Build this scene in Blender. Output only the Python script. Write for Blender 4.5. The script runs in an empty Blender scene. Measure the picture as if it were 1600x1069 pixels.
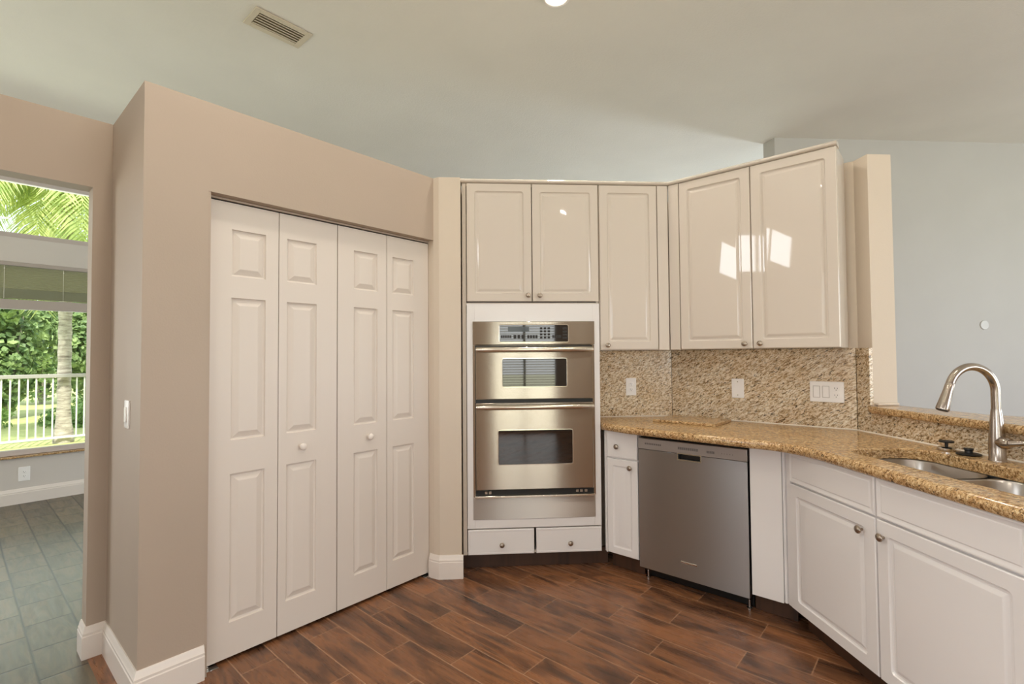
import bpy, bmesh, math, random
from mathutils import Vector, Matrix
random.seed(7)
C = bpy.context.scene.collection
SC = bpy.context.scene
R2 = math.sqrt(2.0)
PI = math.pi

# ------------------------------------------------------------------ camera
H = 1.3361
def make_camera():
    a, b, c = math.radians(3.8061), math.radians(1.5914), math.radians(-0.4221)
    F = Vector((math.sin(a)*math.cos(b), math.cos(a)*math.cos(b), math.sin(b)))
    R = Vector((math.cos(a), -math.sin(a), 0.0)); U = R.cross(F)
    R_ = R*math.cos(c) + U*math.sin(c); U_ = -R*math.sin(c) + U*math.cos(c)
    cd = bpy.data.cameras.new('camera'); cd.sensor_width = 36.0; cd.sensor_fit = 'HORIZONTAL'
    cd.lens = 771.87/1600.0*36.0; cd.clip_start = 0.02; cd.clip_end = 300
    co = bpy.data.objects.new('camera', cd); C.objects.link(co)
    M = Matrix((R_, U_, -F)).transposed().to_4x4(); M.translation = Vector((0, 0, H))
    co.matrix_world = M
    SC.camera = co
make_camera()

# ------------------------------------------------------------------ world, sun, window and added light, exposure
SC.view_settings.view_transform = 'Standard'
SC.view_settings.look = 'None'
SC.view_settings.gamma = 1.0
SC.view_settings.exposure = -0.33
SC.cycles.max_bounces = 10
SC.cycles.diffuse_bounces = 6
SC.cycles.transparent_max_bounces = 12
SC.cycles.use_denoising = True
SC.cycles.sample_clamp_indirect = 6.0

W = bpy.data.worlds.new('sky'); SC.world = W; W.use_nodes = True
bg = W.node_tree.nodes['Background']
bg.inputs['Color'].default_value = (0.80, 0.90, 1.0, 1); bg.inputs['Strength'].default_value = 3.0

sl = bpy.data.lights.new('sun', 'SUN'); sl.energy = 8.5; sl.angle = 0.02; sl.color = (1, .95, .86)
so = bpy.data.objects.new('sun', sl); C.objects.link(so)
so.rotation_euler = Vector((-0.30, 0.55, -0.95)).to_track_quat('-Z', 'Y').to_euler()

def area(name, loc, aim, sx, sy, watts, col=(1, 1, 1)):
    l = bpy.data.lights.new(name, 'AREA'); l.shape = 'RECTANGLE'; l.size = sx; l.size_y = sy
    l.energy = watts; l.color = col
    o = bpy.data.objects.new(name, l); C.objects.link(o); o.location = loc
    o.rotation_euler = Vector(aim).to_track_quat('-Z', 'Y').to_euler()
    return o
# area lamps in wall openings
area('daylight_kitchen_high_window', (-2.56, 0.32, 2.78), (1, 0, 0), 1.04, 0.58, 22, (.95, .98, 1))
area('daylight_kitchen_patio_door', (0.80, -2.66, 1.10), (0, 1, 0), 1.14, 2.04, 25, (1, .97, .88))
area('added_fill_back_left', (-1.30, -2.66, 1.50), (0, 1, .35), 1.5, 1.3, 10, (.98, .98, 1))  # added lamp at an unseen opening, kept out of the oven reflections
area('added_fill_left', (-2.56, -1.92, 1.55), (1, .15, .3), 1.1, 1.4, 44, (.98, .99, 1))  # added lamp low on the left wall, brightening left-facing surfaces
area('added_fill_nook_side', (-5.66, 2.55, 1.5), (1, 0, .1), 1.4, 1.6, 58, (1, .97, .93))  # added lamp lifting the nook walls; no window known there
area('added_fill_back_right', (5.30, -2.66, 1.35), (-.05, 1, .3), 2.9, 2.0, 165, (.95, .975, 1))  # added lamp for the grey far wall; its opening is made up
area('daylight_nook_window', (-4.40, 5.06, 1.9), (1, -1, .3), 1.8, 2.5, 45, (.93, 1, .92))
area('daylight_family_window', (8.56, 6.85, 1.9), (-1, 0, .3), 1.1, 2.6, 400, (.74, .87, 1))
area('added_fill_right', (8.56, 1.6, 1.6), (-1, .05, .45), 3.0, 2.0, 130, (.84, .92, 1))  # added bluish lamp brightening the right-hand ceiling from out of view
area('added_fill_family', (3.2, 9.56, 1.3), (0, -1, .3), 5.0, 2.3, 120, (.76, .88, 1))  # added broad lamp, unseen, lighting the family room ceiling

# ------------------------------------------------------------------ materials
def lin(r, g, b):
    f = lambda v: (v/12.92 if v <= .04045 else ((v+.055)/1.055)**2.4)
    return (f(r/255), f(g/255), f(b/255), 1)
class NT:
    def __init__(s, name):
        s.m = bpy.data.materials.new(name); s.m.use_nodes = True
        s.t = s.m.node_tree; s.n = s.t.nodes; s.b = s.n['Principled BSDF']
    def new(s, typ, **kw):
        n = s.n.new(typ)
        for k, v in kw.items(): setattr(n, k, v)
        return n
    def link(s, a, b): s.t.links.new(a, b)
    def coords(s, scale=(1, 1, 1), rot=(0, 0, 0), loc=(0, 0, 0)):
        tc = s.new('ShaderNodeTexCoord'); mp = s.new('ShaderNodeMapping')
        mp.inputs['Scale'].default_value = scale; mp.inputs['Rotation'].default_value = rot; mp.inputs['Location'].default_value = loc
        s.link(tc.outputs['Object'], mp.inputs['Vector']); return mp.outputs['Vector']
    def noise(s, vec, scale, detail=3, rough=.5, dist=0):
        n = s.new('ShaderNodeTexNoise'); n.inputs['Scale'].default_value = scale; n.inputs['Detail'].default_value = detail
        n.inputs['Roughness'].default_value = rough; n.inputs['Distortion'].default_value = dist
        if vec is not None: s.link(vec, n.inputs['Vector'])
        return n.outputs['Fac']
    def ramp(s, fac, stops, interp='LINEAR'):
        r = s.new('ShaderNodeValToRGB'); e = r.color_ramp.elements; r.color_ramp.interpolation = interp
        while len(e) < len(stops): e.new(.5)
        for i, (p, c) in enumerate(stops): e[i].position = p; e[i].color = c if len(c) == 4 else (*c, 1)
        s.link(fac, r.inputs['Fac']); return r.outputs['Color']
    def mix(s, fac, a, b, mode='MIX'):
        n = s.new('ShaderNodeMix', data_type='RGBA', blend_type=mode)
        if isinstance(fac, float): n.inputs[0].default_value = fac
        else: s.link(fac, n.inputs[0])
        for v, i in ((a, 6), (b, 7)):
            if isinstance(v, tuple): n.inputs[i].default_value = v
            else: s.link(v, n.inputs[i])
        return n.outputs[2]
    def math(s, op, a, b=0.0):
        n = s.new('ShaderNodeMath', operation=op)
        for v, i in ((a, 0), (b, 1)):
            if isinstance(v, (int, float)): n.inputs[i].default_value = v
            else: s.link(v, n.inputs[i])
        return n.outputs[0]
    def bump(s, h, strength=.2, dist=.002):
        b = s.new('ShaderNodeBump'); b.inputs['Strength'].default_value = strength; b.inputs['Distance'].default_value = dist
        s.link(h, b.inputs['Height']); s.link(b.outputs['Normal'], s.b.inputs['Normal'])
    def set(s, **kw):
        for k, v in kw.items(): s.b.inputs[k.replace('_', ' ')].default_value = v

def paint(name, col, rough=.6, bump=.12, scale=140):
    t = NT(name); v = t.coords()
    base = t.ramp(t.noise(v, 2.0, 4), [(.3, tuple(x*.975 for x in col[:3])), (.7, tuple(min(1, x*1.02) for x in col[:3]))])
    t.link(base, t.b.inputs['Base Color']); t.set(Roughness=rough)
    t.bump(t.noise(v, scale, 3), bump, .003); return t.m
M = {}
M['beige'] = paint('beige_wall_paint', lin(181, 165, 149))
M['cream'] = paint('cream_wall_paint', lin(216, 203, 186))
M['grey_wall'] = paint('grey_wall_paint', lin(192, 190, 186))
M['nook_wall'] = paint('pale_grey_wall_paint', lin(214, 208, 201))
M['ceiling'] = paint('textured_ceiling_paint', lin(224, 221, 213), .8, .6, 75)
M['trim'] = paint('white_trim_paint', lin(232, 224, 216), .35, .03)
M['door'] = None
def m_door():
    t = NT('moulded_door_paint'); v = t.coords((60, 60, 2.5)); n = t.noise(v, 3.0, 5, .6)
    t.b.inputs['Base Color'].default_value = lin(222, 213, 204); t.set(Roughness=.42); t.bump(n, .10, .002); return t.m
M['door'] = m_door()
def m_simple(name, col, rough, metal=0.0, **kw):
    t = NT(name); t.b.inputs['Base Color'].default_value = col; t.set(Roughness=rough, Metallic=metal)
    v = t.coords(); n = t.noise(v, 30, 3)
    r = t.ramp(n, [(.3, (rough*.92,)*3), (.7, (min(1, rough*1.08),)*3)]); t.link(r, t.b.inputs['Roughness'])
    for k, x in kw.items(): t.b.inputs[k.replace('_', ' ')].default_value = x
    return t.m
M['gloss'] = m_simple('glossy_cream_white_foil', lin(218, 209, 198), .03)
M['satin'] = m_simple('satin_white_foil', lin(238, 236, 235), .18)
M['plastic'] = m_simple('white_plastic', lin(248, 247, 245), .35)
M['painted_cover'] = m_simple('wall_coloured_plastic', lin(205, 204, 200), .4)
M['faucet'] = m_simple('brushed_faucet_steel', lin(176, 166, 156), .24, 1.0)
M['plastic_gap'] = m_simple('shadowed_plastic_gap', lin(196, 192, 188), .5)
M['dark_slot'] = m_simple('dark_slot', lin(30, 28, 26), .6)
M['black'] = m_simple('black_gap_enamel', lin(14, 13, 12), .35)
M['black_glass'] = m_simple('black_oven_glass', lin(16, 14, 13), .03, IOR=1.9)
M['rubber'] = m_simple('black_rubber', lin(22, 22, 23), .45)
M['nickel'] = m_simple('satin_nickel', lin(176, 164, 150), .28, 1.0)
M['chrome'] = m_simple('chrome', lin(215, 215, 215), .12, 1.0)
M['bezel'] = m_simple('bright_steel_bezel', lin(226, 220, 206), .2, 1.0)
M['grey_mark'] = m_simple('grey_printed_marks', lin(110, 106, 104), .5)
M['key'] = m_simple('dark_keypad_marks', lin(38, 36, 34), .55)
M['duct'] = m_simple('shaded_duct_lining', lin(154, 144, 120), .7)
M['ivory'] = m_simple('ivory_enamel', lin(206, 196, 176), .5)
M['caulk'] = m_simple('white_caulk', lin(226, 218, 204), .6)
M['screen_frame'] = m_simple('window_frame_paint', lin(200, 190, 184), .4)
M['blind'] = m_simple('olive_blind_slats', lin(162, 156, 122), .5)
M['blind_rail'] = m_simple('blind_rail_paint', lin(178, 168, 160), .45)
M['cord'] = m_simple('pale_cord', lin(222, 220, 206), .7)
M['rail_white'] = m_simple('white_railing_paint', lin(235, 232, 224), .45)
M['rail_top'] = m_simple('weathered_handrail', lin(170, 164, 158), .5)

def m_steel(name, col, rough, streak=.05, aniso=1.0):
    t = NT(name); t.b.inputs['Base Color'].default_value = col
    v = t.coords((1.5, 1.5, 420)); n = t.noise(v, 2.0, 3)
    r = t.ramp(n, [(.25, (rough-streak,)*3), (.75, (rough+streak,)*3)]); t.link(r, t.b.inputs['Roughness'])
    t.set(Metallic=1.0, Anisotropic=aniso, Anisotropic_Rotation=.25)
    tg = t.new('ShaderNodeTangent', direction_type='RADIAL', axis='Z'); t.link(tg.outputs['Tangent'], t.b.inputs['Tangent'])
    return t.m
M['steel'] = m_steel('brushed_stainless_steel', lin(188, 180, 168), .19, .006)
M['steel_dark'] = m_steel('brushed_stainless_door', lin(180, 181, 183), .32, .010)
M['steel_matte'] = m_steel('matte_stainless_plate', lin(196, 190, 184), .36, .015)
M['sink_steel'] = m_simple('satin_sink_steel', lin(188, 184, 180), .30, 1.0)
M['panel_steel'] = m_simple('grey_control_strip', lin(176, 170, 166), .35, .6)

def m_granite(name, stops, rough, upright):
    """veined stone: elongated mineral flecks lying along one slanting direction"""
    t = NT(name); tc = t.new('ShaderNodeTexCoord'); sp = t.new('ShaderNodeSeparateXYZ'); t.link(tc.outputs['Object'], sp.inputs[0])
    X, Y, Z = sp.outputs
    a = t.math('MULTIPLY', t.math('SUBTRACT', X, Y), 1/R2); b = t.math('MULTIPLY', t.math('ADD', X, Y), 1/R2)
    if not upright: Z, b = b, Z
    c_, s_ = math.cos(math.radians(32)), math.sin(math.radians(32))
    p = t.math('ADD', t.math('MULTIPLY', a, c_), t.math('MULTIPLY', Z, s_)); q = t.math('SUBTRACT', t.math('MULTIPLY', Z, c_), t.math('MULTIPLY', a, s_))
    def vec(fp, fq, fr, off):
        v = t.new('ShaderNodeCombineXYZ'); t.link(t.math('MULTIPLY', p, fp), v.inputs[0]); t.link(t.math('MULTIPLY', q, fq), v.inputs[1]); t.link(t.math('MULTIPLY', b, fr), v.inputs[2])
        m = t.new('ShaderNodeMapping'); m.inputs['Location'].default_value = (off, off*1.7, off*.6); t.link(v.outputs[0], m.inputs['Vector']); return m.outputs[0]
    f = stops['f']
    n1 = t.noise(vec(*f, 0), 1.0, 4, .62, .9); n2 = t.noise(vec(f[0]*.8, f[1]*.8, f[2]*.8, 31), 1.0, 5, .7, 1.4); n3 = t.noise(vec(5, 9, 9, 7), 1.0, 3, .5, .8)
    col = t.ramp(n1, stops['base']); dk = t.ramp(n2, [(.56, (0, 0, 0)), (.63, (1, 1, 1))])
    col = t.mix(dk, col, stops['dark'])
    col = t.mix(t.math('MULTIPLY', t.ramp(n3, [(.40, (0, 0, 0)), (.68, (1, 1, 1))]), .5), col, t.mix(1.0, col, stops['tint'], 'MULTIPLY'))
    t.link(col, t.b.inputs['Base Color']); t.set(Roughness=rough); return t.m
M['granite'] = m_granite('golden_granite', dict(f=(62, 120, 100), base=[(.30, lin(238, 218, 178)), (.45, lin(212, 180, 132)), (.55, lin(176, 140, 94)), (.67, lin(104, 76, 50))], dark=lin(58, 42, 28), tint=lin(240, 220, 196)), .16, False)
M['granite_pale'] = m_granite('pale_veined_granite', dict(f=(44, 120, 70), base=[(.30, lin(246, 240, 226)), (.47, lin(228, 214, 188)), (.57, lin(186, 160, 122)), (.68, lin(104, 82, 56))], dark=lin(56, 46, 34), tint=lin(240, 222, 196)), .22, True)

def m_floor(name, tile_w, tile_l, tones, grout, b0, a0, rough, grain, gw=.0022, spec=.5):
    """planks laid on the diagonal: the length runs along (1,-1), rows stack along (1,1)"""
    t = NT(name); tc = t.new('ShaderNodeTexCoord'); sp = t.new('ShaderNodeSeparateXYZ'); t.link(tc.outputs['Object'], sp.inputs[0])
    X, Y = sp.outputs[0], sp.outputs[1]
    a = t.math('MULTIPLY', t.math('SUBTRACT', X, Y), 1/R2); b = t.math('MULTIPLY', t.math('ADD', X, Y), 1/R2)
    rb = t.math('DIVIDE', t.math('SUBTRACT', b, b0), tile_w); row = t.math('FLOOR', rb)
    off = t.math('MULTIPLY', t.math('FLOORED_MODULO', row, 2.0), .5)
    wob = t.math('MULTIPLY', t.math('SINE', t.math('MULTIPLY', row, 2.4)), .06)
    ra = t.math('ADD', t.math('DIVIDE', t.math('SUBTRACT', a, a0), tile_l), t.math('ADD', off, wob)); col = t.math('FLOOR', ra)
    fb = t.math('SUBTRACT', rb, row); fa = t.math('SUBTRACT', ra, col)
    eb = t.math('MULTIPLY', t.math('MINIMUM', fb, t.math('SUBTRACT', 1.0, fb)), tile_w)
    ea = t.math('MULTIPLY', t.math('MINIMUM', fa, t.math('SUBTRACT', 1.0, fa)), tile_l)
    edge = t.math('MINIMUM', ea, eb)
    g = t.ramp(edge, [(gw*.5, (1, 1, 1)), (gw, (0, 0, 0))])
    cv = t.new('ShaderNodeCombineXYZ'); t.link(row, cv.inputs[0]); t.link(col, cv.inputs[1])
    wn = t.new('ShaderNodeTexWhiteNoise', noise_dimensions='3D'); t.link(cv.outputs[0], wn.inputs['Vector'])
    seed = t.math('MULTIPLY', wn.outputs['Value'], 40.0)
    def gvec(fa_, fb_):
        gv = t.new('ShaderNodeCombineXYZ'); t.link(t.math('MULTIPLY', a, fa_), gv.inputs[0]); t.link(t.math('MULTIPLY', b, fb_), gv.inputs[1]); t.link(seed, gv.inputs[2]); return gv.outputs[0]
    n1 = t.noise(gvec(grain*1.1, grain*5.0), 1.0, 4, .55, 1.1); n2 = t.noise(gvec(grain*2.0, grain*28.0), 1.0, 4, .6, .6)
    base = t.ramp(n1, tones)
    fine = t.mix(.22, base, t.ramp(n2, [(.3, tones[0][1]), (.7, tones[2][1])]))
    tint = t.ramp(wn.outputs['Value'], [(0, (.80, .80, .82)), (1, (1.20, 1.16, 1.12))])
    fin = t.mix(1.0, fine, tint, 'MULTIPLY')
    t.link(t.mix(g, fin, grout), t.b.inputs['Base Color'])
    rr = t.ramp(n2, [(.2, (rough-.07,)*3), (.8, (rough+.07,)*3)]); t.link(rr, t.b.inputs['Roughness']); t.b.inputs['Specular IOR Level'].default_value = spec
    t.bump(t.math('SUBTRACT', t.math('MULTIPLY', n2, .15), g), .25, .0015); return t.m
M['floor'] = m_floor('wood_look_plank_tile', .155, .615, [(.30, lin(56, 39, 30)), (.44, lin(104, 71, 50)), (.56, lin(150, 102, 68)), (.70, lin(88, 66, 52))], lin(172, 132, 102), 1.456, -1.643, .28, 1.7, .0028)
M['reflection_tile'] = m_floor('painted_reflection_tile', .182, .31, [(.25, lin(64, 59, 52)), (.45, lin(94, 89, 75)), (.6, lin(114, 102, 84)), (.8, lin(76, 70, 63))], lin(36, 33, 30), .454, -3.03, .34, 3.0, .0052, .25)  # greenish window reflection on the plank tile, painted into the colours
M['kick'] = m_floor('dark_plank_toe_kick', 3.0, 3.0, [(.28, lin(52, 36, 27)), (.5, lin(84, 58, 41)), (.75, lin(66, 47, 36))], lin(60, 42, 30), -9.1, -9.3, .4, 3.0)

def m_glass():
    t = NT('window_glass'); t.n.remove(t.b); out = t.n['Material Output']
    tr = t.new('ShaderNodeBsdfTransparent'); tr.inputs[0].default_value = (.95, .97, .96, 1)
    gl = t.new('ShaderNodeBsdfGlossy'); gl.inputs['Roughness'].default_value = .02
    fr = t.new('ShaderNodeFresnel'); fr.inputs['IOR'].default_value = 1.3
    mx = t.new('ShaderNodeMixShader'); t.link(fr.outputs[0], mx.inputs[0]); t.link(tr.outputs[0], mx.inputs[1]); t.link(gl.outputs[0], mx.inputs[2])
    t.link(mx.outputs[0], out.inputs['Surface']); return t.m
M['glass'] = m_glass()
def m_leaf(name, c1, c2):
    t = NT(name); v = t.coords(); col = t.ramp(t.noise(v, 3.5, 4, .6), [(.35, c1), (.65, c2)])
    t.link(col, t.b.inputs['Base Color']); t.set(Roughness=.5)
    tl = t.new('ShaderNodeBsdfTranslucent'); t.link(col, tl.inputs[0]); mx = t.new('ShaderNodeMixShader'); mx.inputs[0].default_value = .35
    t.link(t.b.outputs[0], mx.inputs[1]); t.link(tl.outputs[0], mx.inputs[2]); t.link(mx.outputs[0], t.n['Material Output'].inputs['Surface']); return t.m
M['leaf'] = m_leaf('shrub_leaves', lin(92, 124, 74), lin(178, 198, 128))
M['leaf_low'] = m_leaf('hedge_leaves', lin(92, 130, 60), lin(150, 178, 96))
M['frond'] = m_leaf('palm_frond_green', lin(160, 182, 100), lin(222, 228, 150))
def m_ground():
    t = NT('lawn_grass'); v = t.coords(); n = t.noise(v, 4, 6, .7); n2 = t.noise(v, 60, 3)
    c = t.mix(n2, t.ramp(n, [(.35, lin(150, 160, 96)), (.65, lin(196, 190, 130))]), lin(170, 176, 110))
    t.link(c, t.b.inputs['Base Color']); t.set(Roughness=.9); t.bump(n2, .5, .02); return t.m
M['lawn'] = m_ground()
def m_bark():
    t = NT('palm_bark'); v = t.coords((1, 1, 6)); n = t.noise(v, 5, 5, .7, .5)
    t.link(t.ramp(n, [(.3, lin(120, 108, 96)), (.6, lin(196, 186, 172))]), t.b.inputs['Base Color']); t.set(Roughness=.9); t.bump(n, .6, .01); return t.m
M['bark'] = m_bark()
def m_emit(name, col, s):
    t = NT(name); t.b.inputs['Base Color'].default_value = col; t.b.inputs['Emission Color'].default_value = col; t.b.inputs['Emission Strength'].default_value = s; return t.m
M['bulb'] = m_emit('lit_downlight_lens', (1, .90, .74, 1), 14)
M['led'] = m_simple('dark_display', lin(40, 46, 44), .08)

# ------------------------------------------------------------------ mesh helpers
class MB:
    def __init__(s): s.bm = bmesh.new()
    def box(s, x0, x1, y0, y1, z0, z1):
        v = [s.bm.verts.new(p) for p in ((x0, y0, z0), (x1, y0, z0), (x1, y1, z0), (x0, y1, z0), (x0, y0, z1), (x1, y0, z1), (x1, y1, z1), (x0, y1, z1))]
        for f in ((3, 2, 1, 0), (4, 5, 6, 7), (0, 1, 5, 4), (1, 2, 6, 5), (2, 3, 7, 6), (3, 0, 4, 7)): s.bm.faces.new([v[i] for i in f])
        return s
    def prism(s, pts, z0, z1):
        lo = [s.bm.verts.new((x, y, z0)) for x, y in pts]; hi = [s.bm.verts.new((x, y, z1)) for x, y in pts]; n = len(pts)
        s.bm.faces.new(lo[::-1]); s.bm.faces.new(hi)
        for i in range(n): s.bm.faces.new((lo[i], lo[(i+1) % n], hi[(i+1) % n], hi[i]))
        return s
    def loops(s, rings, cap0=True, cap1=True):
        vs = [[s.bm.verts.new(p) for p in r] for r in rings]; n = len(vs[0])
        for a, b in zip(vs, vs[1:]):
            for i in range(n): s.bm.faces.new((a[i], a[(i+1) % n], b[(i+1) % n], b[i]))
        if cap0: s.bm.faces.new(vs[0][::-1])
        if cap1: s.bm.faces.new(vs[-1])
        return s
    def lathe(s, prof, c=(0, 0, 0), axis='Z', n=28, sign=1, cap0=True, cap1=True):
        rings = []
        for r, h in prof:
            ring = []
            for i in range(n):
                a = 2*PI*i/n; u, v = r*math.cos(a), r*math.sin(a)
                if axis == 'Z': p = (c[0]+u, c[1]+v, c[2]+h*sign)
                elif axis == 'Y': p = (c[0]+u, c[1]+h*sign, c[2]+v)
                else: p = (c[0]+h*sign, c[1]+u, c[2]+v)
                ring.append(p)
            rings.append(ring)
        return s.loops(rings, cap0, cap1)
    def tube(s, pts, rads, n=20, cap=True):
        pts = [Vector(p) for p in pts]; rings = []
        if not hasattr(rads, '__len__'): rads = [rads]*len(pts)
        t0 = (pts[1]-pts[0]).normalized(); ref = Vector((0, 0, 1)) if abs(t0.z) < .9 else Vector((0, 1, 0))
        nrm = (ref - t0*ref.dot(t0)).normalized()
        for i, p in enumerate(pts):
            t = (pts[min(i+1, len(pts)-1)] - pts[max(i-1, 0)]).normalized()
            nrm = (nrm - t*nrm.dot(t)).normalized(); bn = t.cross(nrm)
            rings.append([p + (nrm*math.cos(2*PI*k/n) + bn*math.sin(2*PI*k/n))*rads[i] for k in range(n)])
        return s.loops(rings, cap, cap)

def finish(name, mb, mat, parent=None, bevel=0.0, seg=2, smooth=30, weight=False):
    bm = mb.bm if isinstance(mb, MB) else mb
    bmesh.ops.recalc_face_normals(bm, faces=bm.faces[:])
    me = bpy.data.meshes.new(name); bm.to_mesh(me); bm.free()
    if smooth:
        for p in me.polygons: p.use_smooth = True
        me.set_sharp_from_angle(angle=math.radians(smooth))
    me.materials.append(mat)
    o = bpy.data.objects.new(name, me); C.objects.link(o)
    if parent: o.parent = parent
    if bevel:
        md = o.modifiers.new('bevel', 'BEVEL'); md.width = bevel; md.segments = seg; md.limit_method = 'WEIGHT' if weight else 'ANGLE'; md.harden_normals = False
        if not weight: md.angle_limit = math.radians(50)
    return o
def thing(name, label, cat, loc=(0, 0, 0), rz=0.0, group=None, kind=None):
    o = bpy.data.objects.new(name, None); C.objects.link(o); o.empty_display_size = .1
    o.location = loc; o.rotation_euler = (0, 0, rz); o['label'] = label; o['category'] = cat
    if group: o['group'] = group
    if kind: o['kind'] = kind
    return o
def tag(o, label, cat, group=None, kind=None):
    o['label'] = label; o['category'] = cat
    if group: o['group'] = group
    if kind: o['kind'] = kind
    return o
def struct(name, mb, mat, label, cat='wall', **kw):
    return tag(finish(name, mb, mat, **kw), label, cat, kind='structure')

# frames: x runs to the viewer's right, y runs into the wall
def Df(d, s): return ((-d+s)/R2, (d+s)/R2)          # walls facing (1,-1)
def Wf(d, s): return ((d+s)/R2, (d-s)/R2)           # fronts facing (-1,-1)
RD, RW, RS = PI/4, -PI/4, -PI/2

def rrect(x0, x1, z0, z1, r, y, k=4):
    pts = []
    for cx, cz, a0 in ((x1-r, z0+r, -90), (x1-r, z1-r, 0), (x0+r, z1-r, 90), (x0+r, z0+r, 180)):
        for i in range(k+1):
            a = math.radians(a0+90*i/k); pts.append((cx+r*math.cos(a), y, cz+r*math.sin(a)))
    return pts
def slab_front(mb, x0, x1, z0, z1, y0, thick, prof, k=3):
    """a routed front: prof = (inset, depth behind y0, corner radius)"""
    rings = [rrect(x0, x1, z0, z1, .0008, y0+thick, k), rrect(x0, x1, z0, z1, .0008, y0+.004, k), rrect(x0+.0035, x1-.0035, z0+.0035, z1-.0035, .0008, y0, k)]
    for ins, dep, r in prof: rings.append(rrect(x0+ins, x1-ins, z0+ins, z1-ins, r, y0+dep, k))
    mb.loops(rings); return mb
CABP = [(.050, 0, .014), (.0530, .0055, .013), (.058, .0085, .010), (.065, .0085, .004), (.078, .0012, .002), (.081, .0010, .002)]
DRWP = [(.012, .0, .001), (.014, .0012, .001)]

def knob(parent, x, z, y0, mat=None, s=1.0):
    mb = MB().lathe([(.0045*s, 0), (.0048*s, .002), (.0048*s, .010), (.009*s, .013), (.0140*s, .016), (.0158*s, .0195), (.0148*s, .0235), (.0105*s, .0265), (.003*s, .0280)], (x, y0, z), 'Y', 20, -1)
    return finish('knob', mb, mat or M['nickel'], parent, smooth=50)
def cab_door(parent, x0, x1, z0, z1, mat, y0=-.019, prof=None, kx=None, kz=None):
    d = finish('door', slab_front(MB(), x0, x1, z0, z1, y0, .0185, prof or CABP), mat, parent, smooth=25)
    if kx is not None: knob(d, kx, kz, y0)
    return d
def drawer(parent, x0, x1, z0, z1, mat, kx=None, kz=None, name='drawer', y0=-.019):
    d = finish(name, slab_front(MB(), x0, x1, z0, z1, y0, .0185, DRWP), mat, parent, smooth=25)
    if kx is not None: knob(d, kx, kz, y0)
    return d

# ------------------------------------------------------------------ dimensions
dD, REC, yO, dW, dU, xS, dL, dN = 2.3569, .049, 3.1091, 2.7541, 3.0676, 1.5217, 2.919, 6.48
ZT, HC = 2.437, 3.66            # partition tops, ceiling
ZB, ZU = 0.105, 1.366           # toe kick height, underside of the wall cabinets
dB, yB, xB = 3.32, 3.36, 2.085  # backsplash planes: diagonal, rear, bar side
ZCB, ZC = .866, .910

def quadbox(mb, p0, p1, thick, z0, z1):
    """wall slab: face line p0->p1 (viewer's left to right), thickness goes away from the viewer"""
    a, b = Vector(p0), Vector(p1); t = (b-a).normalized(); n = Vector((-t.y, t.x))*thick
    return mb.prism([tuple(a), tuple(b), tuple(b+n), tuple(a+n)], z0, z1)

# ------------------------------------------------------------------ floors and ceiling
FL = [(-2.5, -2.6), (8.5, -2.6), (8.5, 9.5), (-2.0, 9.5), (-2.0, 7.3), Df(dL, 2.5), Df(dL, .43), Df(1.6, .43), Df(1.6, -.9), (-2.5, .495)]
struct('floor', MB().prism(FL, -.04, 0), M['floor'], 'dark brown wood-look plank floor laid on the diagonal', 'floor', smooth=0)
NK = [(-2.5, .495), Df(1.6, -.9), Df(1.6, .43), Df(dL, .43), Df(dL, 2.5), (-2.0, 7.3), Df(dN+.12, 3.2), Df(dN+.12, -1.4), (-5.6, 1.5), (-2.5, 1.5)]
struct('floor', MB().prism(NK, -.04, 0), M['reflection_tile'], 'plank tile floor of the breakfast nook, its grey green window reflection painted in', 'floor', smooth=0)
CE = [(-2.7, -2.8), (8.7, -2.8), (8.7, 9.7), (-3.0, 9.7), (-6.0, 4.0), (-6.0, 1.4), (-2.7, 1.4)]
struct('ceiling', MB().prism(CE, HC, HC+.1), M['ceiling'], 'high flat textured ceiling over the kitchen and rooms beyond', 'ceiling', smooth=0)

# ------------------------------------------------------------------ pantry walls
S0, S1 = .4970, 1.9630              # pantry corner and opening's right end along D
O0, O1, ZH = .7260, 1.9630, 2.0521
mb = MB()
quadbox(mb, Df(dD, S0), Df(dD, O0), .10, 0, ZT)
quadbox(mb, Df(dD, O0), Df(dD, O1), .10, ZH, ZT)
struct('wall_pantry', mb, M['beige'], 'beige wall around the white bifold pantry doors', smooth=0)
a = Wf(S0, -dL); b = Wf(S0, -dD)     # the pantry's left flank
mb = MB(); quadbox(mb, a, Wf(S0, -dD-.10), .10, 0, ZT)
struct('wall_pantry_side', mb, M['beige'], 'narrow pale flank of the pantry beside the nook opening', smooth=0)
# return wall to the left of the oven cabinet
xL = -.112
struct('wall_oven_side', MB().prism([Df(dD, O1), (-.243, 3.030), (xL, 3.030), (xL, 3.74), (-.40, 3.74), (-.40, 3.33), Df(dD+.10, O1+.001)], 0, ZT), M['cream'], 'short beige wall end between the bifold doors and the tall oven cabinet', smooth=0)
struct('wall_pantry_back', MB().prism([Wf(S0+.1, -dL), (-.40, 3.74), (-.40, 3.84), Wf(S0+.1, -dL-.12)], 0, ZT), M['cream'], 'inner back wall of the pantry behind the bifold doors', smooth=0)
struct('wall_pantry_top', MB().prism([Df(dD+.1, S0+.12), Df(dD+.10, O1+.1), (-.41, 3.5), (-.41, 3.73), Df(dL, S0+.12)], ZT-.05, ZT-.001), M['cream'], 'flat plant ledge closing the top of the pantry', 'ledge', smooth=0)

# wall with the opening to the nook
sR = .427
mb = MB()
quadbox(mb, Df(dL, sR), Df(dL, S0+.02), .10, 0, ZT)
quadbox(mb, Df(dL, -.60), Df(dL, sR), .10, 2.1226, ZT)
struct('wall_nook_opening', mb, M['beige'], 'beige wall with the tall opening into the breakfast nook', smooth=0)

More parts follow.
